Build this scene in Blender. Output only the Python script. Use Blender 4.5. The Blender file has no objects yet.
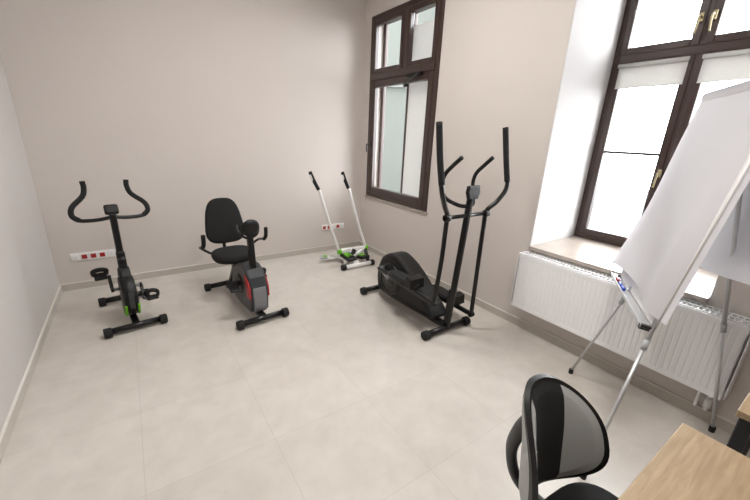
import bpy, bmesh, math, random
from mathutils import Vector, Matrix, Euler
random.seed(4)
scene=bpy.context.scene
col=scene.collection
scene.view_settings.view_transform='Standard'

# ---------------------------------------------------------------- materials
def lin(c):
    return tuple(((v/255)/12.92 if v/255<=0.04045 else (((v/255)+0.055)/1.055)**2.4) for v in c)
def mat(name,rgb,rough=.5,metal=0.,var=.06,scale=30.,bump=0.,bscale=200.,spec=.5,coat=0.,trans=0.):
    m=bpy.data.materials.new(name); m.use_nodes=True
    nt=m.node_tree; b=nt.nodes['Principled BSDF']
    b.inputs['Roughness'].default_value=rough; b.inputs['Metallic'].default_value=metal
    b.inputs['Specular IOR Level'].default_value=spec
    b.inputs['Coat Weight'].default_value=coat
    tc=nt.nodes.new('ShaderNodeTexCoord')
    n=nt.nodes.new('ShaderNodeTexNoise'); n.inputs['Scale'].default_value=scale; n.inputs['Detail'].default_value=4
    nt.links.new(tc.outputs['Object'],n.inputs['Vector'])
    r=nt.nodes.new('ShaderNodeMix'); r.data_type='RGBA'
    c=lin(rgb)
    r.inputs[6].default_value=(*[v*(1-var) for v in c],1); r.inputs[7].default_value=(*[min(1,v*(1+var)) for v in c],1)
    nt.links.new(n.outputs['Fac'],r.inputs[0]); nt.links.new(r.outputs[2],b.inputs['Base Color'])
    if bump>0:
        n2=nt.nodes.new('ShaderNodeTexNoise'); n2.inputs['Scale'].default_value=bscale
        nt.links.new(tc.outputs['Object'],n2.inputs['Vector'])
        bp=nt.nodes.new('ShaderNodeBump'); bp.inputs['Strength'].default_value=bump; bp.inputs['Distance'].default_value=.002
        nt.links.new(n2.outputs['Fac'],bp.inputs['Height']); nt.links.new(bp.outputs['Normal'],b.inputs['Normal'])
    if trans>0:
        o=nt.nodes['Material Output']; tr=nt.nodes.new('ShaderNodeBsdfTranslucent'); tr.inputs['Color'].default_value=(*c,1)
        mx=nt.nodes.new('ShaderNodeMixShader'); mx.inputs[0].default_value=trans
        nt.links.new(b.outputs[0],mx.inputs[1]); nt.links.new(tr.outputs[0],mx.inputs[2]); nt.links.new(mx.outputs[0],o.inputs['Surface'])
    return m
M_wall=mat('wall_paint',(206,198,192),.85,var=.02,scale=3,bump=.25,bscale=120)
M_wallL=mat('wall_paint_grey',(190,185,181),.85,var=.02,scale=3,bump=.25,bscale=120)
M_ceil=mat('ceiling_paint',(238,237,235),.9,var=.01)
M_reveal=mat('reveal_paint',(206,204,203),.85,var=.01)
M_base=mat('baseboard_tile',(186,179,170),.4,var=.05,scale=6)
M_basetop=mat('baseboard_top_edge',(220,215,208),.5,var=.03,scale=6)
M_brown=mat('dark_brown_wood',(54,36,31),.35,var=.18,scale=18,coat=.3)
M_brown2=mat('dark_brown_wood_inner',(62,44,39),.4,var=.15,scale=18)
M_black=mat('black_plastic',(13,13,14),.45,var=.1,spec=.4)
M_blackm=mat('black_painted_metal',(11,11,12),.32,var=.1,coat=.2,spec=.35)
M_foam=mat('black_foam',(14,14,15),.85,var=.15,bump=.5,bscale=300)
M_rub=mat('black_rubber',(17,17,18),.75)
M_dgrey=mat('dark_grey_plastic',(48,49,51),.45)
M_mgrey=mat('graphite_plastic',(48,50,53),.4,metal=.1)
M_green=mat('lime_green_plastic',(112,195,30),.4,var=.05)
M_red=mat('red_plastic',(170,22,26),.35,var=.05)
M_silver=mat('silver_plastic',(128,130,134),.35,metal=.3,var=.05)
M_chrome=mat('brushed_aluminium',(206,207,209),.35,metal=.5,var=.03)
M_white=mat('white_enamel',(242,242,243),.3,var=.01,coat=.2)
M_whitep=mat('white_plastic',(234,233,232),.4,var=.02)
M_blind=mat('white_blind_fabric',(215,214,211),.9,var=.03,trans=.3)
M_paper=mat('white_paper',(228,227,231),.8,var=.015,scale=6,trans=.25)
M_inkr=mat('red_marker_ink',(200,80,88),.7)
M_screen=mat('dark_lcd_screen',(40,48,46),.15)
M_brass=mat('brass',(160,148,118),.4,metal=.7)
M_blue=mat('blue_plastic',(40,70,170),.4)
M_lgrey=mat('light_grey_plastic',(176,178,178),.45)
M_sill=mat('beige_marble_sill',(166,155,145),.3,var=.28,scale=14,coat=.2)
def chair_mat():
    m=mat('two_tone_chair_fabric',(32,33,35),.9,var=.15,scale=160,bump=.4,bscale=350); nt=m.node_tree; b=nt.nodes['Principled BSDF']
    src=b.inputs['Base Color'].links[0].from_socket
    tc=nt.nodes.new('ShaderNodeTexCoord'); sp=nt.nodes.new('ShaderNodeSeparateXYZ'); nt.links.new(tc.outputs['Object'],sp.inputs[0])
    ab=nt.nodes.new('ShaderNodeMath'); ab.operation='ABSOLUTE'; nt.links.new(sp.outputs['Y'],ab.inputs[0])
    gt=nt.nodes.new('ShaderNodeMath'); gt.operation='GREATER_THAN'; gt.inputs[1].default_value=.075; nt.links.new(ab.outputs[0],gt.inputs[0])
    mx=nt.nodes.new('ShaderNodeMix'); mx.data_type='RGBA'; mx.inputs[7].default_value=(*lin((180,182,180)),1)
    nt.links.new(gt.outputs[0],mx.inputs[0]); nt.links.new(src,mx.inputs[6]); nt.links.new(mx.outputs[2],b.inputs['Base Color']); return m
M_chairf=chair_mat()
def wood():
    m=bpy.data.materials.new('light_oak_laminate'); m.use_nodes=True; nt=m.node_tree; b=nt.nodes['Principled BSDF']
    b.inputs['Roughness'].default_value=.45
    tc=nt.nodes.new('ShaderNodeTexCoord'); mp=nt.nodes.new('ShaderNodeMapping'); mp.inputs['Scale'].default_value=(2,22,22)
    n=nt.nodes.new('ShaderNodeTexNoise'); n.inputs['Scale'].default_value=3; n.inputs['Detail'].default_value=8; n.inputs['Distortion'].default_value=.6
    cr=nt.nodes.new('ShaderNodeValToRGB'); cr.color_ramp.elements[0].position=.3; cr.color_ramp.elements[1].position=.7
    cr.color_ramp.elements[0].color=(*lin((154,131,102)),1); cr.color_ramp.elements[1].color=(*lin((180,158,128)),1)
    nt.links.new(tc.outputs['Object'],mp.inputs['Vector']); nt.links.new(mp.outputs['Vector'],n.inputs['Vector'])
    nt.links.new(n.outputs['Fac'],cr.inputs['Fac']); nt.links.new(cr.outputs['Color'],b.inputs['Base Color'])
    return m
M_wood=wood()
def floor_mat():
    m=bpy.data.materials.new('beige_stone_tile'); m.use_nodes=True; nt=m.node_tree; b=nt.nodes['Principled BSDF']
    tc=nt.nodes.new('ShaderNodeTexCoord')
    br=nt.nodes.new('ShaderNodeTexBrick'); br.offset=0; br.inputs['Scale'].default_value=1
    br.inputs['Brick Width'].default_value=.6; br.inputs['Row Height'].default_value=.6
    br.inputs['Mortar Size'].default_value=.002; br.inputs['Mortar Smooth'].default_value=.3
    br.inputs['Color1'].default_value=(1,1,1,1); br.inputs['Color2'].default_value=(.96,.96,.96,1); br.inputs['Mortar'].default_value=(.85,.84,.83,1)
    mp=nt.nodes.new('ShaderNodeMapping'); mp.inputs['Location'].default_value=(.15,.28,0)
    nt.links.new(tc.outputs['Object'],mp.inputs['Vector']); nt.links.new(mp.outputs['Vector'],br.inputs['Vector'])
    n=nt.nodes.new('ShaderNodeTexNoise'); n.inputs['Scale'].default_value=6.0; n.inputs['Detail'].default_value=7; n.inputs['Roughness'].default_value=.6; n.inputs['Distortion'].default_value=.3
    nt.links.new(tc.outputs['Object'],n.inputs['Vector'])
    cr=nt.nodes.new('ShaderNodeMix'); cr.data_type='RGBA'
    cr.inputs[6].default_value=(*lin((184,177,168)),1); cr.inputs[7].default_value=(*lin((216,210,202)),1)
    nt.links.new(n.outputs['Fac'],cr.inputs[0])
    mx=nt.nodes.new('ShaderNodeMix'); mx.data_type='RGBA'; mx.blend_type='MULTIPLY'; mx.inputs[0].default_value=1
    nt.links.new(cr.outputs[2],mx.inputs[6]); nt.links.new(br.outputs['Color'],mx.inputs[7])
    nt.links.new(mx.outputs[2],b.inputs['Base Color'])
    b.inputs['Roughness'].default_value=.29
    return m
M_floor=floor_mat()
def glass():
    m=bpy.data.materials.new('window_glass'); m.use_nodes=True; nt=m.node_tree
    for n in list(nt.nodes): nt.nodes.remove(n)
    o=nt.nodes.new('ShaderNodeOutputMaterial'); t=nt.nodes.new('ShaderNodeBsdfTransparent'); g=nt.nodes.new('ShaderNodeBsdfGlossy')
    t.inputs['Color'].default_value=(.95,.965,.96,1); g.inputs['Roughness'].default_value=.03
    lw=nt.nodes.new('ShaderNodeLayerWeight'); lw.inputs['Blend'].default_value=.5
    pw=nt.nodes.new('ShaderNodeMath'); pw.operation='POWER'; pw.inputs[1].default_value=4
    ma=nt.nodes.new('ShaderNodeMath'); ma.operation='MULTIPLY_ADD'; ma.inputs[1].default_value=.8; ma.inputs[2].default_value=.03
    nt.links.new(lw.outputs['Facing'],pw.inputs[0]); nt.links.new(pw.outputs[0],ma.inputs[0])
    mx=nt.nodes.new('ShaderNodeMixShader'); nt.links.new(ma.outputs[0],mx.inputs[0]); nt.links.new(t.outputs[0],mx.inputs[1]); nt.links.new(g.outputs[0],mx.inputs[2]); nt.links.new(mx.outputs[0],o.inputs[0])
    return m
M_glass=glass()

# ---------------------------------------------------------------- builder
def V(*a): return Vector(a)
def catmull(pts,n=8):
    pts=[Vector(p) for p in pts]
    if len(pts)<3 or n<=1: return pts
    out=[]; P=[pts[0]*2-pts[1]]+pts+[pts[-1]*2-pts[-2]]
    for i in range(1,len(P)-2):
        a,b,c,d=P[i-1],P[i],P[i+1],P[i+2]
        for k in range(n):
            t=k/n
            out.append(.5*((2*b)+(c-a)*t+(2*a-5*b+4*c-d)*t*t+(3*b-a-3*c+d)*t**3))
    out.append(pts[-1]); return out
def closed(pts,n=4):
    Q=[Vector((p[0],p[1],0)) for p in pts]; m=len(Q); out=[]
    for i in range(m):
        a,b,c,d=Q[i-1],Q[i],Q[(i+1)%m],Q[(i+2)%m]
        for k in range(n):
            t=k/n; v=.5*((2*b)+(c-a)*t+(2*a-5*b+4*c-d)*t*t+(3*b-a-3*c+d)*t**3); out.append((v.x,v.y))
    return out
class P:
    def __init__(s): s.v=[];s.f=[];s.m=[];s.sm=[];s.mats=[]
    def mi(s,m):
        if m not in s.mats: s.mats.append(m)
        return s.mats.index(m)
    def add(s,vs,fs,m,smooth=False):
        o=len(s.v); s.v+= [tuple(v) for v in vs]; k=s.mi(m)
        for i,f in enumerate(fs):
            s.f.append([o+j for j in f]); s.m.append(k); s.sm.append(smooth if isinstance(smooth,bool) else smooth[i])
        return s
    def bm(s,bm,m,smooth=False,mtx=None):
        if mtx is not None: bmesh.ops.transform(bm,matrix=mtx,verts=bm.verts)
        bm.verts.index_update()
        s.add([v.co.copy() for v in bm.verts],[[v.index for v in f.verts] for f in bm.faces],m,smooth); bm.free(); return s
    def box(s,c,d,m,rot=(0,0,0),bev=.0,seg=2):
        b=bmesh.new(); bmesh.ops.create_cube(b,size=1); bmesh.ops.scale(b,vec=d,verts=b.verts)
        if bev>0: bmesh.ops.bevel(b,geom=b.edges[:]+b.verts[:],offset=min(bev,min(d)*.49),segments=seg,affect='EDGES',profile=.5)
        return s.bm(b,m,False,Matrix.Translation(c)@Euler([math.radians(a) for a in rot]).to_matrix().to_4x4())
    def bar(s,a,b,w,h,m,bev=.003,up=(0,0,1)):
        a,b=Vector(a),Vector(b); z=(b-a); L=z.length; z.normalize(); u=Vector(up)
        if abs(z.dot(u))>.98: u=Vector((0,1,0))
        x=u.cross(z).normalized(); y=z.cross(x)
        M=Matrix((x,y,z)).transposed().to_4x4(); M.translation=(a+b)/2
        q=bmesh.new(); bmesh.ops.create_cube(q,size=1); bmesh.ops.scale(q,vec=(w,h,L),verts=q.verts)
        if bev>0: bmesh.ops.bevel(q,geom=q.edges[:]+q.verts[:],offset=min(bev,min(w,h,L)*.49),segments=2,affect='EDGES',profile=.5)
        return s.bm(q,m,False,M)
    def tube(s,pts,r,m,n=8,seg=12,flat=1.):
        pts=catmull(pts,n); k=len(pts); rr=r if isinstance(r,(list,tuple)) else None
        T=[]
        for i in range(k):
            t=(pts[min(i+1,k-1)]-pts[max(i-1,0)]); T.append(t.normalized())
        nrm=T[0].orthogonal().normalized(); vs=[];fs=[];sm=[]
        for i in range(k):
            if i>0:
                nrm=(nrm-T[i]*nrm.dot(T[i])).normalized()
            bn=T[i].cross(nrm)
            rad=r if rr is None else rr[0]+(rr[1]-rr[0])*i/(k-1)
            for j in range(seg):
                a=2*math.pi*j/seg; vs.append(pts[i]+nrm*math.cos(a)*rad+bn*math.sin(a)*rad*flat)
        for i in range(k-1):
            for j in range(seg):
                fs.append([i*seg+j,i*seg+(j+1)%seg,(i+1)*seg+(j+1)%seg,(i+1)*seg+j]); sm.append(True)
        fs.append(list(range(seg))[::-1]); sm.append(False); fs.append([(k-1)*seg+j for j in range(seg)]); sm.append(False)
        return s.add(vs,fs,m,sm)
    def cyl(s,a,b,r,m,seg=24,bev=0.):
        a,b=Vector(a),Vector(b)
        if bev>0:
            d=(b-a).normalized()
            prof=[(0,r-bev),(bev*.3,r-bev*.3),(bev,r)]
            L=(b-a).length
            return s.lathe(a,d,[(0,0)]+prof+[(L-bev,r),(L-bev*.3,r-bev*.3),(L,r-bev),(L,0)],m,seg)
        return s.tube([a,b],r,m,1,seg)
    def lathe(s,o,ax,prof,m,seg=32,smooth=True):
        o=Vector(o);z=Vector(ax).normalized(); x=z.orthogonal().normalized(); y=z.cross(x); vs=[];fs=[]
        for h,r in prof:
            for j in range(seg):
                a=2*math.pi*j/seg; vs.append(o+z*h+(x*math.cos(a)+y*math.sin(a))*max(r,.0001))
        for i in range(len(prof)-1):
            for j in range(seg): fs.append([i*seg+j,i*seg+(j+1)%seg,(i+1)*seg+(j+1)%seg,(i+1)*seg+j])
        sm=[]
        for i in range(len(prof)-1):
            flat=abs(prof[i][0]-prof[i+1][0])<1e-6
            sm+=[not flat and smooth]*seg
        return s.add(vs,fs,m,sm)
    def prism(s,out,lo,hi,m,bev=.01,axis='x',mtx=None,smooth=False):
        b=bmesh.new()
        def mk(p,h):
            if axis=='x': return (h,p[0],p[1])
            if axis=='y': return (p[0],h,p[1])
            return (p[0],p[1],h)
        v0=[b.verts.new(mk(p,lo)) for p in out]; v1=[b.verts.new(mk(p,hi)) for p in out]; n=len(out)
        f0=b.faces.new(v0); f1=b.faces.new(v1[::-1])
        for i in range(n): b.faces.new([v0[(i+1)%n],v0[i],v1[i],v1[(i+1)%n]])
        bmesh.ops.recalc_face_normals(b,faces=b.faces)
        if bev>0:
            es=list(set(f0.edges[:]+f1.edges[:]))
            bmesh.ops.bevel(b,geom=es,offset=bev,segments=3,affect='EDGES',profile=.5)
        return s.bm(b,m,smooth,mtx)
    def torus(s,c,ax,R,r,m,a0=0,a1=360,seg=32,ref=None):
        c=Vector(c); z=Vector(ax).normalized(); x=Vector(ref) if ref else z.orthogonal().normalized(); y=z.cross(x)
        pts=[c+(x*math.cos(math.radians(a0+(a1-a0)*i/seg))+y*math.sin(math.radians(a0+(a1-a0)*i/seg)))*R for i in range(seg+1)]
        return s.tube(pts,r,m,1,8)
    def make(s,name,parent=None,label=None,kind=None,loc=None):
        me=bpy.data.meshes.new(name); me.from_pydata(s.v,[],s.f)
        for m in s.mats: me.materials.append(m)
        me.polygons.foreach_set('material_index',s.m); me.polygons.foreach_set('use_smooth',s.sm)
        b=bmesh.new(); b.from_mesh(me); bmesh.ops.recalc_face_normals(b,faces=b.faces); b.to_mesh(me); b.free()
        me.update(); ob=bpy.data.objects.new(name,me); col.objects.link(ob)
        if parent: ob.parent=parent
        if label: ob['label']=label
        if kind: ob['kind']=kind
        if loc: ob.location=loc
        return ob
def thing(name,label,cat,loc=(0,0,0),rz=0.,group=None):
    e=bpy.data.objects.new(name,None); e.empty_display_size=.1; col.objects.link(e); e.location=loc; e.rotation_euler=(0,0,math.radians(rz))
    e['label']=label; e['category']=cat
    if group: e['group']=group
    return e

# ---------------------------------------------------------------- room
XL,XR,YB,YF,ZC=-.739,2.758,4.365,-2.6,3.45
TH=.78; T1=.24
P().box(((XL+XR)/2,(YB+YF)/2,-.05),(XR-XL+.3,YB-YF+.3,.1),M_floor).make('floor',kind='structure')
P().box(((XL+XR)/2,(YB+YF)/2,ZC+.05),(XR-XL+.3,YB-YF+.3,.1),M_ceil).make('ceiling',kind='structure')
P().box(((XL+XR)/2+.02,YB+.1,ZC/2),(XR-XL+.44,.2,ZC),M_wall).make('wall_back',kind='structure')
P().box(((XL+XR)/2,YF-.1,ZC/2),(XR-XL+.4,.2,ZC),M_wall).make('wall_front',kind='structure')
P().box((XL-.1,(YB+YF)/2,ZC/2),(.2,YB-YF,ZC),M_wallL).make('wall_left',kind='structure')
W1=(2.93,4.215,.79,3.02); W2=(.42,1.61,.74,3.12)
w=P()
def wb(y0,y1,z0,z1,th=TH,m=M_wall): w.box((XR+th/2,(y0+y1)/2,(z0+z1)/2),(th,y1-y0,z1-z0),m)
wb(YF,W2[0],0,ZC); wb(W2[1],2.1,0,ZC); wb(2.1,W1[0],0,ZC,T1); wb(W1[1],YB,0,ZC,T1)
wb(W2[0],W2[1],0,W2[2]); wb(W2[0],W2[1],W2[3],ZC); wb(W1[0],W1[1],0,W1[2],T1); wb(W1[0],W1[1],W1[3],ZC,T1)
w.make('wall_right',kind='structure')
r=P(); e=.004
r.box((XR+.37,W2[1]-e/2,(W2[2]+W2[3])/2),(.735,e,W2[3]-W2[2]),M_reveal)
r.box((XR+.37,W2[0]+e/2,(W2[2]+W2[3])/2),(.735,e,W2[3]-W2[2]),M_reveal)
r.box((XR+.37,(W2[0]+W2[1])/2,W2[3]-e/2),(.735,W2[1]-W2[0],e),M_reveal)
r.make('trim_1',kind='structure')
bh=.075
def skirting(c,d,name):
    p=P(); p.box((c[0],c[1],(bh-.008)/2),(d[0],d[1],bh-.008),M_base); p.box((c[0],c[1],bh-.004),(d[0]+(.003 if d[0]<.1 else 0),d[1]+(.003 if d[1]<.1 else 0),.008),M_basetop,bev=.002); p.make(name,kind='structure')
skirting(((XL+XR)/2,YB-.006),(XR-XL,.012),'baseboard_back')
skirting((XL+.006,(YB+YF)/2),(.012,YB-YF-.03),'baseboard_left')
skirting((XR-.006,(YB+YF)/2),(.012,YB-YF-.03),'baseboard_right')
P().box((XR+.36,(W2[0]+W2[1])/2,W2[2]+.01),(.775,W2[1]-W2[0]-.01,.035),M_sill,bev=.006).make('trim_2',kind='structure')
P().box((XR+.01,(W1[0]+W1[1])/2,W1[2]-.005),(.06,W1[1]-W1[0]+.03,.025),M_sill,bev=.005).make('trim_3',kind='structure')

# ---------------------------------------------------------------- windows
def pane(x,y0,y1,z0,z1,parent):
    P().add([(x,y0,z0),(x,y1,z0),(x,y1,z1),(x,y0,z1)],[[0,1,2,3]],M_glass).make('window_glass',parent)
def frame_rect(p,x,d,y0,y1,z0,z1,wd,m,bev=.006):
    p.box((x,y0+wd/2,(z0+z1)/2),(d,wd,z1-z0),m,bev=bev); p.box((x,y1-wd/2,(z0+z1)/2),(d,wd,z1-z0),m,bev=bev)
    p.box((x,(y0+y1)/2,z0+wd/2),(d,y1-y0-2*wd+.004,wd),m,bev=bev); p.box((x,(y0+y1)/2,z1-wd/2),(d,y1-y0-2*wd+.004,wd),m,bev=bev)
def window2():
    y0,y1,z0,z1=W2[0]+.004,W2[1]-.004,W2[2]+.028,W2[3]-.004; x=XR+.76; ym=1.035
    p=P(); frame_rect(p,x,.08,y0,y1,z0,z1,.055,M_brown)
    p.box((x-.005,ym,(z0+z1)/2),(.09,.05,z1-z0-.1),M_brown,bev=.01)
    zt=2.29; p.box((x-.01,(y0+y1)/2,zt),(.10,y1-y0-.1,.07),M_brown,bev=.012)
    win=p.make('window_2',kind='structure')
    for (a,b) in ((y0+.045,ym-.012),(ym+.012,y1-.045)):
        for (c,d) in ((z0+.045,zt-.025),(zt+.025,z1-.045)):
            q=P(); frame_rect(q,x-.03,.06,a,b,c,d,.055,M_brown,.01)
            if d<2.4: q.box((x-.02,(a+b)/2,1.56),(.03,b-a-.1,.022),M_brown,bev=.006)
            s=q.make('window_sash',win)
            pane(x-.015,a+.05,b-.05,c+.05,d-.05,s)
            if d<2.4:
                bl=P(); bl.cyl((x-.07,a+.025,d-.03),(x-.07,b-.025,d-.03),.016,M_blind,14)
                bl.box((x-.062,(a+b)/2,d-.115),(.003,b-a-.06,.16),M_blind); bl.cyl((x-.062,a+.03,d-.195),(x-.062,b-.03,d-.195),.006,M_whitep,10)
                bl.make('roller_blind',s,label='white roller blind rolled up')
    for z,dy in ((1.42,.02),(2.49,-.035),(2.49,.035)):
        h=P(); h.box((x-.075,ym+dy,z),(.012,.026,.06),M_brass,bev=.004)
        h.tube([(x-.08,ym+dy,z+.0),(x-.115,ym+dy,z),(x-.12,ym+dy,z-.03),(x-.12,ym+dy*1.2,z-.11)],.007,M_brass)
        h.make('window_handle',win,label='brass window handle')
window2()
def window1():
    y0,y1,z0,z1=W1[0]+.003,W1[1]-.003,W1[2]+.01,W1[3]-.003; x=XR+.03; ym=(y0+y1)/2-.06
    p=P(); frame_rect(p,x,.09,y0,y1,z0,z1,.07,M_brown,.012)
    zt=2.32; p.box((x-.01,(y0+y1)/2,zt),(.11,y1-y0-.1,.09),M_brown,bev=.015); p.box((x,ym,(zt+z1)/2),(.09,.06,z1-zt-.1),M_brown,bev=.012)
    win=p.make('window_1',kind='structure')
    for (a,b,c,d) in ((y0+.055,ym-.02,zt+.035,z1-.06),(ym+.02,y1-.055,zt+.035,z1-.06),(y0+.055,y1-.055,z0+.055,zt-.035)):
        q=P(); frame_rect(q,x-.02,.07,a,b,c,d,.085 if d<2.4 else .06,M_brown,.014)
        s=q.make('window_sash',win); pane(x-.01,a+.05,b-.05,c+.05,d-.05,s)
    q=P(); xo=x+.17; frame_rect(q,xo,.05,y0,y1,z0,z1,.05,M_brown2,.01); q.box((xo,ym+.12,(z0+z1)/2),(.05,.07,z1-z0-.1),M_brown2,bev=.01); q.box((xo,(y0+y1)/2,zt),(.05,y1-y0-.1,.07),M_brown2,bev=.01)
    q.make('outer_window_frame',win)
    bl=P(); bl.box((x+.11,(y0+ym)/2+.10,(z0+z1)/2-.05),(.004,ym-y0-.08,z1-z0-.3),M_blind); bl.cyl((x+.11,y0+.14,z0+.1),(x+.11,ym+.06,z0+.1),.01,M_whitep,10)
    bl.make('roller_blind',win,label='white roller blind pulled down')
    h=P(); h.box((x-.06,y1-.09,1.50),(.012,.03,.07),M_dgrey,bev=.004); h.tube([(x-.065,y1-.09,1.50),(x-.11,y1-.09,1.5),(x-.115,y1-.09,1.47),(x-.115,y1-.095,1.40)],.009,M_dgrey); h.make('window_handle',win,label='dark grey metal window handle')
    h=P(); h.box((x-.075,3.28,2.27),(.03,.26,.035),M_black,bev=.006); h.bar((x-.10,3.18,2.27),(x-.10,3.42,2.17),.012,.02,M_dgrey); h.box((x-.07,3.42,2.17),(.03,.05,.03),M_black,bev=.005); h.make('window_closer',win,label='black metal opening limiter arm')
window1()

fc=thing('neighbouring_building','pale grey-green plastered building across the street','building',(7.5,16.5,0),50)
b=P(); b.box((0,0,2),(.4,17,20),mat('grey_green_plaster',(55,58,54),.9,var=.3,scale=.35)); b.make('facade',fc)
b=P(); b.box((-.28,0,3.9),(.2,17,.3),mat('pale_cornice',(62,64,60),.9)); b.make('cornice',fc,label='pale horizontal cornice band')
gd=P(); gd.box((33,10,-4.1),(58,80,.2),mat('pale_paving',(64,66,67),.9,var=.2,scale=.6)); go=gd.make('courtyard_ground',kind='structure')

# ---------------------------------------------------------------- radiator
rad=thing('radiator','white ribbed panel radiator mounted under the window sill','radiator',(2.60,.88,0))
y0,y1,z0,z1=-.68,.74,.23,.715; ymr=(y0+y1)/2
p=P()
for xf in (.045,.135):
    n=44; L=y1-y0-.03
    pts=[]
    for i in range(n):
        a=y0+.015+L*i/n; s=L/n
        pts+=[(a,0),(a+s*.12,0),(a+s*.24,-.0028),(a+s*.88,-.0028)]
    pts.append((y1-.015,0))
    vs=[];fs=[]
    for (yy,dx) in pts: vs+=[(xf-.015+dx,yy,z0+.03),(xf-.015+dx,yy,z1-.03)]
    for i in range(len(pts)-1): fs.append([2*i,2*i+2,2*i+3,2*i+1])
    p.add(vs,fs,M_white)
    p.box((xf,ymr,z0+.02),(.037,y1-y0-.02,.04),M_white,bev=.008); p.box((xf,ymr,z1-.025),(.037,y1-y0-.02,.04),M_white,bev=.008)
    p.box((xf+.004,ymr,(z0+z1)/2),(.014,y1-y0-.04,z1-z0-.04),M_white)
p.make('radiator_panel',rad)
for yy in (y0,y1-.004): P().box((.09,yy,(z0+z1)/2+.01),(.13,.006,z1-z0-.02),M_white,bev=.002).make('side_cover',rad)
p=P()
for i in range(52): p.box((.09,y0+.03+i*(y1-y0-.06)/51,z1-.002),(.10,.01,.01),M_white)
for xx in (.03,.09,.15): p.box((xx,ymr,z1+.004),(.012,y1-y0-.01,.008),M_white,bev=.002)
p.make('top_grille',rad)
p=P()
for yy in (y0+.06,y0+.11): p.tube([(.09,yy,z0+.02),(.09,yy,.14),(.10,yy,.10),(.155,yy,.09)],.009,M_white)
p.cyl((.09,y0+.06,.12),(.09,y0+.06,.19),.018,M_whitep,16); p.make('pipe',rad)

# ---------------------------------------------------------------- outlets
def outlet(x0,x1,z,reds,label):
    t=thing('power_outlet',label,'power outlet',((x0+x1)/2,YB,z))
    n=5; W=x1-x0; s=W/n
    P().box((0,-.006,0),(W,.012,.082),M_whitep,bev=.004).make('outlet_frame',t)
    for i in range(n):
        q=P(); c=-W/2+s*(i+.5); m=M_red if i in reds else M_whitep
        q.box((c,-.013,0),(s*.86,.006,.066),M_whitep,bev=.003); q.box((c,-.016,0),(s*.6,.006,.044),m,bev=.003); q.lathe((c,-.0185,0),(0,-1,0),[(0,.018),(.003,.018),(.003,.014),(-.001,.013),(-.001,0)],m,24)
        for dx in (-.007,.007): q.cyl((c+dx,-.018,0),(c+dx,-.0195,0),.0026,M_black,8)
        q.make('socket',t,label='red data power socket' if i in reds else 'white socket')
outlet(-.61,-.25,.335,(1,2,3),'white five gang wall outlet strip with red sockets')
outlet(2.12,2.48,.345,(0,1,3),'white wall outlet strip with red and white sockets near corner')

# ---------------------------------------------------------------- shared gym parts
def stab(parent,y,L,x=0):
    p=P(); p.cyl((x-L/2+.03,y,.045),(x+L/2-.03,y,.045),.026,M_blackm,20)
    p.make('stabilizer_bar',parent)
    for sgn in (-1,1):
        q=P(); q.cyl((x+sgn*(L/2-.055),y,.04),(x+sgn*L/2,y,.04),.04,M_rub,24,bev=.008); q.make('end_cap',parent)
def pedal(parent,c,dirx=1,tilt=0):
    q=P(); T=Matrix.Translation(c)@Euler((math.radians(tilt),0,0)).to_matrix().to_4x4()
    q.box((0,0,0),(.085,.10,.022),M_black,bev=.008)
    for yy in (-.035,-.012,.012,.035): q.box((0,yy,.012),(.075,.008,.008),M_rub)
    q.tube([(-.045,0.02,0),(-.045,.01,.045),(0,.0,.065),(.045,.01,.045),(.045,.02,0)],.006,M_black,flat=3)
    q.v=[tuple(T@Vector(v)) for v in q.v]
    q.make('pedal',parent)
def crank(parent,x0,x1,c,e):
    q=P(); q.cyl((x0,c[0],c[1]),(x1,c[0],c[1]),.014,M_silver,16); q.bar((x1,c[0],c[1]),(x1,e[0],e[1]),.014,.026,M_blackm,.005,up=(1,0,0)); q.cyl((x1,e[0],e[1]),(x1+(.05 if x1>0 else -.05),e[0],e[1]),.008,M_silver,12)
    q.cyl((x1-.01,c[0],c[1]),(x1+.01,c[0],c[1]),.02,M_blackm,16); q.make('crank_arm',parent)

# ---------------------------------------------------------------- upright bike
b1=thing('exercise_bike','black upright exercise bike with green accents beside the wall','exercise bike',(-.175,3.50,0),7)
stab(b1,-.33,.44); stab(b1,.33,.40)
p=P(); p.bar((0,-.33,.06),(0,.33,.06),.05,.035,M_blackm,.006); p.bar((0,.05,.06),(0,-.02,.30),.045,.05,M_blackm,.006); p.make('frame',b1)
p=P(); p.lathe((-.05,-.13,.25),(1,0,0),[(0,.0),(0,.15),(.015,.172),(.04,.18),(.06,.18),(.085,.172),(.10,.15),(.10,0)],M_black,40)
p.prism(closed([(-.20,.30),(-.16,.46),(-.06,.48),(.03,.36),(.05,.20),(-.02,.10)]),-.04,.04,M_black,.02)
p.make('flywheel_housing',b1)
for s in (-1,1):
    p=P(); p.torus((s*.044,-.13,.25),(1,0,0),.174,.009,M_green,seg=24,a0=192,a1=290,ref=(0,1,0)); p.make('accent_ring',b1,label='lime green rim trim')
p=P(); p.box((0,-.318,.26),(.035,.012,.14),M_dgrey,bev=.005); p.make('front_badge',b1,label='dark grey trim')
crank(b1,-.05,-.10,(-.10,.30),(0.0,.40)); crank(b1,.05,.10,(-.10,.30),(-.20,.20)); pedal(b1,(-.155,0.0,.40),tilt=10); pedal(b1,(.155,-.2,.20),tilt=-10)
p=P(); p.bar((0,-.09,.40),(0,-.05,.93),.048,.054,M_blackm,.012); p.bar((0,-.10,.40),(0,-.08,.62),.06,.068,M_black,.015); p.make('post',b1)
p=P(); p.lathe((0,-.12,.56),(0,-1,0),[(0,0),(0,.012),(.015,.012),(.02,.026),(.04,.026),(.045,0)],M_black,20); p.make('tension_knob',b1)
p=P()
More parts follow.
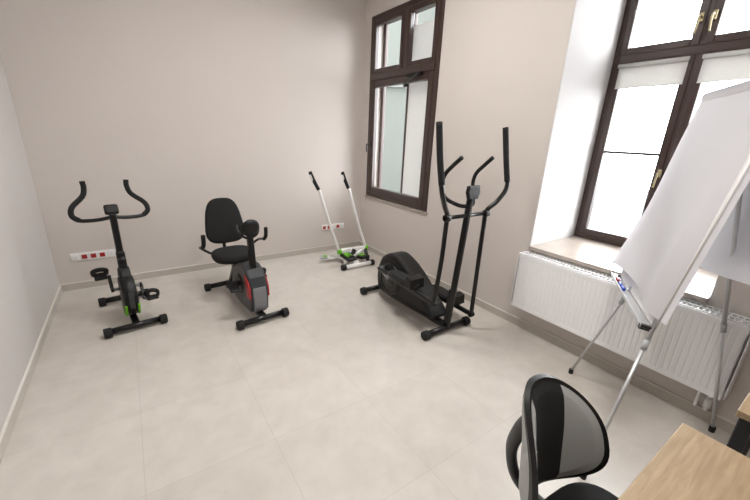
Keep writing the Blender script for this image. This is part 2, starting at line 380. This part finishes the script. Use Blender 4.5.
for s in (-1,1):
    p.tube([(0,-.05,.90),(s*.10,-.05,.885),(s*.21,-.04,.89),(s*.25,-.03,.93),(s*.235,0,.99),(s*.16,.05,1.06),(s*.14,.07,1.12),(s*.142,.075,1.17)],.015,M_blackm)
p.make('handlebar',b1)
for s in (-1,1):
    P().tube([(s*.21,-.04,.89),(s*.248,-.03,.93),(s*.235,0,.99),(s*.16,.05,1.06),(s*.14,.07,1.12),(s*.142,.075,1.175)],.019,M_foam).make('grip',b1)
p=P(); p.box((0,-.03,.955),(.095,.045,.08),M_black,rot=(-30,0,0),bev=.014); p.box((0,-.004,.97),(.065,.01,.045),M_screen,rot=(-30,0,0),bev=.002); p.make('console',b1)

# ---------------------------------------------------------------- recumbent bike
b2=thing('recumbent_exercise_bike','black recumbent exercise bike with padded seat and red trim','exercise bike',(.745,3.25,0),5)
stab(b2,-.47,.46); stab(b2,.47,.44,-.02)
p=P(); p.bar((0,-.47,.06),(0,.47,.06),.055,.04,M_blackm,.008); p.bar((0,.40,.06),(-.01,.12,.40),.045,.05,M_blackm,.008); p.bar((0,-.1,.15),(-.01,.30,.42),.05,.06,M_blackm,.01); p.make('frame',b2)
p=P(); p.prism(closed([(-.42,.15),(-.415,.32),(-.33,.46),(-.16,.48),(.02,.38),(.09,.20),(.05,.08),(-.36,.07)],2),-.08,.08,M_mgrey,.025)
p.lathe((-.092,-.15,.28),(1,0,0),[(0,0),(0,.08),(.014,.10),(.17,.10),(.184,.08),(.184,0)],M_black,40)
p.make('flywheel_housing',b2)
p=P(); p.prism(closed([(-.436,.14),(-.434,.24),(-.42,.31),(-.385,.34),(-.37,.32),(-.39,.24),(-.38,.14),(-.385,.09),(-.41,.085)],3),-.058,.058,M_silver,.008); p.make('front_trim',b2,label='silver grey front panel')
for s in (-1,1):
    p=P(); p.prism([(-.417,.22),(-.414,.31),(-.375,.375),(-.31,.41),(-.315,.36),(-.335,.30),(-.33,.22)],s*.082-.006,s*.082+.006,M_red,.002); p.make('accent_trim',b2,label='small red side accent')
crank(b2,-.09,-.12,(-.15,.28),(-.28,.30)); crank(b2,.09,.12,(-.15,.28),(-.03,.26)); pedal(b2,(-.17,-.28,.30),tilt=20); pedal(b2,(.17,-.03,.26),tilt=0)
p=P(); p.bar((.0,-.30,.42),(.01,-.24,.74),.05,.06,M_blackm,.012); p.make('post',b2)
p=P(); p.lathe((.015,-.285,.80),(-.05,1,.35),[(0,0),(0,.05),(.012,.075),(.035,.082),(.05,.075),(.052,0)],M_black,28); p.box((.012,-.225,.82),(.08,.008,.055),M_screen,rot=(-20,0,0)); p.make('console',b2)
p=P(); p.tube([(-.075,-.18,.83),(-.085,-.21,.79),(-.05,-.24,.74),(0,-.25,.72),(.07,-.24,.74),(.10,-.21,.79),(.09,-.18,.83)],.011,M_blackm); p.make('handlebar',b2)
def padshape(cx,w,h,n=2.6,N=40,top=1.,bot=1.):
    o=[]
    for i in range(N):
        a=2*math.pi*i/N; c,s_=math.cos(a),math.sin(a)
        yy=math.copysign(abs(s_)**(2/n),s_); t=(yy+1)/2; k=bot+(top-bot)*t
        o.append((cx+w/2*math.copysign(abs(c)**(2/n),c)*k,h/2*yy))
    return o
p=P(); T=Matrix.Translation((-.03,.12,.47))@Euler((math.radians(4),0,0)).to_matrix().to_4x4()
p.prism(padshape(0,.38,.33),-.035,.035,M_foam,.025,axis='z',mtx=T,smooth=True); p.make('seat',b2,label='black padded seat')
p=P(); T=Matrix.Translation((-.03,.33,.76))@Euler((math.radians(-14),0,0)).to_matrix().to_4x4()
p.prism(padshape(0,.41,.44,3.3,top=.68,bot=1.0),-.03,.025,M_foam,.02,axis='y',mtx=T,smooth=True); p.make('backrest',b2,label='black padded backrest')
p=P(); p.tube([(-.03,.2,.43),(-.03,.36,.45),(-.03,.40,.55),(-.03,.40,.80)],.016,M_blackm); p.bar((-.03,.0,.43),(-.03,.26,.43),.06,.03,M_blackm); p.make('seat_frame',b2)
for s in (-1,1):
    q=P(); q.tube([(-.03,.22,.44),(-.03+s*.15,.22,.47),(-.03+s*.26,.20,.55),(-.03+s*.28,.12,.585),(-.03+s*.28,.04,.60),(-.03+s*.28,.0,.65),(-.03+s*.28,-.01,.72)],.012,M_blackm)
    q.tube([(-.03+s*.28,.05,.60),(-.03+s*.28,.0,.645),(-.03+s*.28,-.012,.73)],.018,M_foam); q.make('side_handle',b2)

# ---------------------------------------------------------------- stepper with two poles
st=thing('stepper_trainer','white and green floor stepper with two white pole handles','exercise machine',(2.2,3.75,0))
p=P()
p.cyl((-.18,-.20,.035),(.26,-.20,.035),.028,M_whitep,18); p.cyl((-.20,-.20,.037),(-.15,-.20,.037),.037,M_black,18); p.cyl((.22,-.20,.037),(.27,-.20,.037),.037,M_black,18)
p.cyl((-.20,.22,.035),(.16,.22,.035),.025,M_whitep,18); p.bar((.02,-.2,.05),(-.02,.22,.05),.08,.06,M_whitep,.008)
p.bar((-.12,-.12,.06),(.27,.0,.18),.04,.04,M_whitep,.006); p.bar((-.14,0,.18),(.28,.0,.18),.055,.055,M_whitep,.01); p.bar((.0,-.15,.05),(.05,0,.18),.05,.05,M_whitep,.01)
p.bar((-.13,.0,.18),(-.16,.2,.05),.035,.035,M_whitep,.006); p.bar((.26,.0,.18),(.2,-.18,.05),.04,.04,M_black,.006)
p.make('base_frame',st)
for (x,y,z,a) in ((-.04,-.08,.12,8),(.15,-.08,.10,-6)):
    q=P(); q.box((x,y,z),(.14,.20,.04),M_black,rot=(a,0,8),bev=.01); q.box((x,y+.01,z+.019),(.08,.11,.012),M_green,rot=(a,0,8),bev=.004)
    for k in range(-2,3): q.box((x,y+k*.03,z+.024),(.06,.008,.006),M_black,rot=(a,0,8))
    q.make('foot_plate',st,label='black foot plate with green centre')
for sx in (-.13,.27): P().cyl((sx-.022,0,.18),(sx+.022,0,.18),.038,M_green,20,bev=.008).make('pivot_hub',st,label='green pivot hub')
P().cyl((.0,-.06,.07),(.06,-.06,.20),.028,M_black,16).make('hydraulic_cylinder',st,label='black damper')
q=P(); q.bar((-.30,.18,.05),(-.14,.10,.07),.035,.03,M_whitep); q.box((-.27,.17,.075),(.10,.08,.02),M_lgrey,rot=(0,0,-20),bev=.006); q.box((-.25,.165,.088),(.05,.05,.008),M_green,rot=(0,0,-20)); q.make('side_pedal',st,label='grey side pedal with green centre')
for (x0,x1,zt) in ((-.13,-.52,1.19),(.27,-.10,1.18)):
    q=P(); q.tube([(x0,0,.18),(x0-.09,0,.42),(x0-.17,0,.65),(x0-.24,0,.87),(x0-.28,0,.98),(x1,0,zt-.03)],.018,M_whitep); q.make('pole',st,label='white curved steel pole')
    q=P(); q.tube([(x0-.285,0,.985),((x0-.28+x1)/2-.005,0,(.98+zt)/2),(x1,0,zt)],.021,M_foam,seg=14); q.make('grip',st,label='black foam grip')

# ---------------------------------------------------------------- elliptical
el=thing('elliptical_trainer','black elliptical cross trainer with tall handles below window','exercise machine',(2.07,2.34,0))
def stab2(y,L,x): stab(el,y,L,x)
stab2(-.50,.54,.02); stab2(.50,.46,-.0)
p=P(); p.bar((.0,-.50,.07),(.0,.50,.07),.06,.05,M_blackm,.01); p.make('frame',el)
p=P(); out=closed([(.41,.12),(.43,.28),(.36,.45),(.20,.53),(.03,.49),(-.13,.40),(-.27,.29),(-.39,.19),(-.40,.10),(.0,.07),(.34,.075)])
p.prism(out,-.10,.10,M_black,.04)
p.lathe((-.115,.19,.27),(1,0,0),[(0,0),(0,.14),(.012,.16),(.218,.16),(.23,.14),(.23,0)],M_blackm,44)
p.make('flywheel_housing',el)
for s in (-1,1):
    p=P(); p.lathe((s*.115,.19,.27),(s,0,0),[(0,.0),(0,.065),(.010,.06),(.012,0)],M_dgrey,30); p.torus((s*.116,.19,.27),(1,0,0),.13,.005,M_rub); p.make('hub_cover',el,label='grey disc cover')
p=P(); p.bar((.01,-.51,.06),(0,-.60,1.22),.040,.046,M_blackm,.012); p.bar((.01,-.505,.10),(0.005,-.53,.42),.054,.058,M_black,.018); p.make('mast',el)
p=P(); p.prism([(-.05,1.19),(-.07,1.24),(-.06,1.29),(.06,1.29),(.07,1.24),(.05,1.19)],-.632,-.598,M_black,.012,axis='y'); p.box((0,-.596,1.245),(.08,.006,.05),M_screen); p.make('console',el)
p=P()
for s in (-1,1): p.tube([(0,-.59,1.13),(s*.08,-.56,1.14),(s*.155,-.49,1.19),(s*.17,-.46,1.28),(s*.17,-.48,1.36),(s*.17,-.55,1.43),(s*.165,-.62,1.49)],.015,M_foam)
p.make('fixed_handlebar',el)
p=P(); p.cyl((-.24,-.585,1.06),(.24,-.585,1.06),.015,M_blackm,16); p.make('pivot_axle',el)
for s,zb,yb in ((-1,.36,-.56),(1,.15,-.57)):
    q=P(); q.tube([(s*.35,-.56,1.69),(s*.355,-.60,1.48),(s*.355,-.645,1.28),(s*.29,-.625,1.16),(s*.22,-.59,1.08),(s*.215,-.585,.95),(s*.22,-.58,.7),(s*.235,yb,zb)],.018,M_blackm)
    q.cyl((s*.195,-.59,1.06),(s*.24,-.59,1.06),.028,M_black,18,bev=.005)
    q.make('swing_arm',el)
    P().tube([(s*.35,-.555,1.71),(s*.355,-.60,1.48),(s*.355,-.64,1.31)],.022,M_foam).make('grip',el)
    q=P(); ey,ez=(.17+(.11 if s<0 else -.11),.28+(.09 if s<0 else -.09))
    q.bar((s*.235,yb,zb),(s*.18,ey,ez),.028,.04,M_blackm,.008); q.cyl((s*.215,yb,zb),(s*.255,yb,zb),.026,M_black,18,bev=.004); q.bar((s*.14,.17,.28),(s*.15,ey,ez),.02,.035,M_silver,.006); q.cyl((s*.11,ey,ez),(s*.19,ey,ez),.015,M_silver,14); q.make('pedal_rail',el)
    t=.5; c=Vector((s*.205,yb+(ey-yb)*t,zb+(ez-zb)*t+.045))
    q=P(); a=math.degrees(math.atan2(ez-zb,ey-yb)); T=Matrix.Translation(c)@Euler((math.radians(a),0,0)).to_matrix().to_4x4()
    q.prism(padshape(0,.16,.38,3),-.025,.02,M_blackm,.01,axis='z',mtx=T)
    q.prism(padshape(0,.125,.33,3),-.012,.0,M_rub,.003,axis='z',mtx=T@Matrix.Translation((0,0,.028)))
    q.prism([(-.19,-.01),(-.18,.07),(-.12,.08),(-.09,-.01)],-.078,.078,M_blackm,.008,axis='x',mtx=T)
    q.make('foot_pedal',el)

# ---------------------------------------------------------------- flipchart
F1=V(2.48,.95,0);F2=V(1.68,.47,0);F3=V(2.67,.20,0);A=V(2.36,.445,1.72)
fl=thing('flip_chart_easel','white flip chart board on aluminium tripod legs by radiator','flip chart',(2.2,.6,0)); o=V(2.2,.6,0)
for F in (F1,F2,F3):
    q=P(); a=F-o; b_=A-o; m=a.lerp(b_,.40); z=V(0,0,.02)
    q.tube([a+z,a.lerp(b_,.42)],.009,M_chrome,1,16); q.tube([m,b_],.011,M_chrome,1,16); q.cyl(m-(b_-a).normalized()*.02,m+(b_-a).normalized()*.03,.014,M_lgrey,16)
    q.cyl(a+V(0,0,.0),a+V(0,0,.035),.015,M_rub,16); q.make('leg',fl)
BL=V(2.66,.87,.775)-o; BR=V(1.98,.45,.775)-o; TL=V(2.70,.715,1.875)-o; TR=V(2.02,.295,1.875)-o
U=(BR-BL).normalized(); UP=(TL-BL).normalized(); N=U.cross(UP).normalized()
if N.dot(V(-1,.5,0))<0: N=-N
def quad(p,c0,c1,c2,c3,th,m,off=0):
    cs=[c+N*off for c in (c0,c1,c2,c3)]; vs=cs+[c-N*th for c in cs]
    p.add(vs,[[0,1,2,3],[7,6,5,4],[0,4,5,1],[1,5,6,2],[2,6,7,3],[3,7,4,0]],m)
p=P(); quad(p,BL,BR-U*.01,TR-U*.01,TL,.010,M_whitep,0); p.make('board',fl,label='white board panel')
p=P()
for a,b_ in ((BL,BR-U*.01),(TL,TR-U*.01),(BL,TL),(BR-U*.01,TR-U*.01)): p.tube([a-N*.005,b_-N*.005],.0055,M_whitep,1,10)
p.make('board_rim',fl)
p=P(); p.bar(A-o+V(0,0,-.03),A-o+V(0,0,.03),.08,.04,M_dgrey,.01); p.make('hinge_head',fl)
p=P(); c0=BL-UP*.01; c1=BR-UP*.01
p.bar(c0+N*.030,c1+N*.030,.055,.005,M_chrome,.001,up=tuple(UP)); p.bar(c0+N*.057+UP*.006,c1+N*.057+UP*.006,.004,.018,M_chrome,.001,up=tuple(UP))
p.bar(c0+N*.030,c0+N*.030+U*.025,.060,.026,M_dgrey,.004,up=tuple(UP)); p.bar(c1+N*.030,c1+N*.030-U*.025,.060,.026,M_dgrey,.004,up=tuple(UP)); p.make('pen_tray',fl)
pad=thing('paper_pad','white flip chart paper pad with turned pages clamped to board','paper',tuple(o))
W_=(BR-BL).length; Hh=(TL-BL).length
def S(u_,v,lift=0.):
    c=.045*((1-v)**1.7)*(.5+.5*math.sin(u_*6.8+1.0))+.012*(1+math.sin(v*7+u_*5+1.6))*(1-v)**.6
    yb=.05+.04*math.sin(u_*3.1+.4)*(1-v)**2+.012*math.sin(u_*9)*(1-v)**3
    k=max(0,(u_-.86)/.14)
    e_=W_+.012
    return BL+U*(e_*u_)+UP*(yb+(Hh+.01-yb)*v)+N*(.012+max(c,0)*(1-k)+lift-.038*k*k)
K,J=36,28
vs=[S(j/K,i/J) for i in range(J+1) for j in range(K+1)]
fs=[[i*(K+1)+j,i*(K+1)+j+1,(i+1)*(K+1)+j+1,(i+1)*(K+1)+j] for i in range(J) for j in range(K)]
p=P(); p.add(vs,fs,M_paper,True); p.make('front_sheet',pad)
p=P(); quad(p,BL+UP*.03+U*.02,BR+UP*.03-U*.12,TR-U*.12,TL+U*.02,.006,M_paper,.0075); p.make('sheet_stack',pad)
def sheet(off,drop,wob,red=False):
    prof=[(.012,-.03),(.02,.015),(.0,.035),(-.04,.035),(-.08-off*.3,.0),(-.12-off*.6,-.25),(-.15-off*.8,-.50),(-.16-off,-.70),(-.13-off,-drop)]
    pr=catmull([V(a,b,0) for a,b in prof],5); vs=[];fs=[];K=16
    for i,q in enumerate(pr):
        for j in range(K+1):
            t=j/K; base=TL.lerp(TR,.0+1.02*t); f=max(0,-q.y)
            vs.append(base+N*(q.x+wob*f*math.sin(t*6+off*20)*.5)+V(0,0,1)*(q.y-.05*f*f*math.sin(t*4+off*30)))
    for i in range(len(pr)-1):
        for j in range(K): a=i*(K+1)+j; fs.append([a,a+1,a+K+2,a+K+1])
    p=P(); p.add(vs,fs,M_paper,True); sh=p.make('turned_sheet',pad)
    if red:
        for (i0,j0) in ((24,13),(27,12)):
            q=P(); a=vs[i0*(K+1)+j0]; b_=vs[i0*(K+1)+j0+1]; c_=vs[(i0+1)*(K+1)+j0+1]
            nn=(b_-a).cross(c_-b_).normalized()
            if nn.dot(V(-1,-.2,0))<0: nn=-nn
            q.tube([a+nn*.002,a.lerp(c_,.35)+nn*.002,b_+nn*.002,b_.lerp(c_,.6)+nn*.002],.0022,M_inkr,4,6)
            q.make('red_mark',pad,label='small red marker stroke')
sheet(.02,.84,.07,True); sheet(.06,.80,.10)
for i,(mm,nm) in enumerate(((M_red,'red'),(M_blue,'blue'))):
    a=c0+N*.040+UP*.014+U*(.04+i*.15); t=thing('whiteboard_marker','%s whiteboard marker lying in the pen tray'%nm,'marker',tuple(o+a))
    d=U; p=P(); p.cyl((0,0,0),d*.09,.009,M_whitep if i==0 else M_blue,14); p.make('marker_body',t); p=P(); p.cyl(d*.085,d*.13,.0105,mm,14,bev=.002); p.make('marker_cap',t,label='%s cap'%nm)

# ---------------------------------------------------------------- desks
def desk(x0,x1,y0,y1,label):
    d=thing('desk',label,'desk',((x0+x1)/2,(y0+y1)/2,0)); w,h=(x1-x0),(y1-y0)
    P().box((0,0,.737),(w,h,.026),M_wood,bev=.003).make('desktop',d)
    for sx in (-1,1):
        for sy in (-1,1):
            P().bar((sx*(w/2-.03),sy*(h/2-.03),0),(sx*(w/2-.03),sy*(h/2-.03),.724),.04,.04,M_dgrey,.004).make('leg',d)
    P().box((0,-h/2+.06,.55),(w-.10,.018,.3),M_wood).make('modesty_panel',d)
desk(-.0,1.385,-.62,.17,'light oak laminate desk with grey metal legs beside chair')
desk(1.63,2.45,-.75,.085,'light oak laminate desk with dark grey legs near flip chart')

# ---------------------------------------------------------------- office chair
ch=thing('office_chair','black and grey fabric swivel office chair at the desk','chair',(1.01,.215,0),-94)
def curved(w,h,th,z0,curv,x0,tilt=.12):
    p=P(); R_=16; A_=64
    def pos(r,a,side):
        n=2.5; c,s_=math.cos(a),math.sin(a)
        y=w/2*r*math.copysign(abs(c)**(2/n),c); z=h/2*r*math.copysign(abs(s_)**(2/n),s_)
        y*=1-.14*(z/(h/2))
        x=x0+curv*y*y-tilt*z-.6*max(z,0)**2
        edge=(1-max(0,r-.8)/.2*.6) if r>.8 else 1
        return V(x+side*th/2*edge,y,z0+z)
    for side in (1,-1):
        for i in range(R_):
            r0,r1=i/R_,(i+1)/R_; vs=[]
            for j in range(A_): a=2*math.pi*j/A_; vs+=[pos(r0,a,side),pos(r1,a,side)]
            fs=[]
            for j in range(A_): k=(j+1)%A_; fs.append([2*j,2*j+1,2*k+1,2*k])
            p.add(vs,fs,M_black if r1>.95 else M_chairf,True)
    vs=[];fs=[]
    for j in range(A_): a=2*math.pi*j/A_; vs+=[pos(1,a,1),pos(1,a,-1)]
    for j in range(A_): k=(j+1)%A_; fs.append([2*j,2*j+1,2*k+1,2*k])
    p.add(vs,fs,M_black,True); return p
curved(.375,.40,.05,.655,3.6,-.23).make('backrest',ch,label='wraparound backrest with black centre and grey side panels')
p=P(); T=Matrix.Translation((0.03,0,.45)); p.prism(padshape(0,.36,.42,3),-.035,.03,M_foam,.025,axis='z',mtx=T,smooth=True); p.prism(padshape(0,.365,.425,3),-.045,-.03,M_lgrey,.004,axis='z',mtx=T); p.make('seat',ch,label='black padded seat with grey edge')
p=P(); p.tube([(-.12,0,.41),(-.26,0,.41),(-.31,0,.50),(-.30,0,.60),(-.26,0,.70)],.02,M_dgrey,flat=1.8); p.make('back_support',ch,label='grey curved back spine')
P().cyl((0,0,.12),(0,0,.44),.025,M_black,20).make('gas_column',ch)
p=P()
for k in range(5):
    a=2*math.pi*k/5+.3; d=V(math.cos(a),math.sin(a),0); p.bar(V(0,0,.12),d*.25+V(0,0,.075),.045,.03,M_black,.008)
p.cyl((0,0,.08),(0,0,.15),.04,M_black,20); p.make('star_base',ch)
for k in range(5):
    a=2*math.pi*k/5+.3; d=V(math.cos(a),math.sin(a),0)*.25; t=V(-math.sin(a),math.cos(a),0); q=P(); q.cyl(d+V(0,0,.028)-t*.022,d+V(0,0,.028)+t*.022,.028,M_rub,18,bev=.005); q.cyl(d+V(0,0,.03),d+V(0,0,.08),.008,M_black,10); q.make('caster',ch)

# ---------------------------------------------------------------- ceiling lamps
def lamp(x,y,power):
    t=thing('ceiling_lamp','flat white LED ceiling panel lamp','lamp',(x,y,ZC))
    P().box((0,0,-.02),(.62,.62,.04),M_whitep,bev=.004).make('lamp_housing',t)
    L=bpy.data.lights.new('panel_light','AREA'); L.shape='SQUARE'; L.size=.56; L.energy=power; L.color=(1,.975,.945); lo=bpy.data.objects.new('panel_light',L); col.objects.link(lo); lo.location=(0,0,-.045); lo.parent=t
lamp(1.2,2.3,52); lamp(1.0,.2,42)
wd=bpy.data.worlds.new('World'); scene.world=wd; wd.use_nodes=True; bg=wd.node_tree.nodes['Background']; bg.inputs['Color'].default_value=(.96,.97,1,1); bg.inputs['Strength'].default_value=16

# ---------------------------------------------------------------- camera
yaw,pitch,roll=0.6112,0.3128,0.0445
f=V(math.sin(yaw)*math.cos(pitch),math.cos(yaw)*math.cos(pitch),-math.sin(pitch)); r_=V(math.cos(yaw),-math.sin(yaw),0); u=r_.cross(f)
c,s=math.cos(roll),math.sin(roll); rr=r_*c+u*s; uu=-r_*s+u*c
M=Matrix((rr,uu,-f)).transposed().to_4x4(); M.translation=(0,0,1.6)
cam=bpy.data.cameras.new('Camera'); co=bpy.data.objects.new('Camera',cam); col.objects.link(co); co.matrix_world=M
cam.sensor_width=36; cam.lens=349.56*36/750; cam.clip_start=.02; scene.camera=co
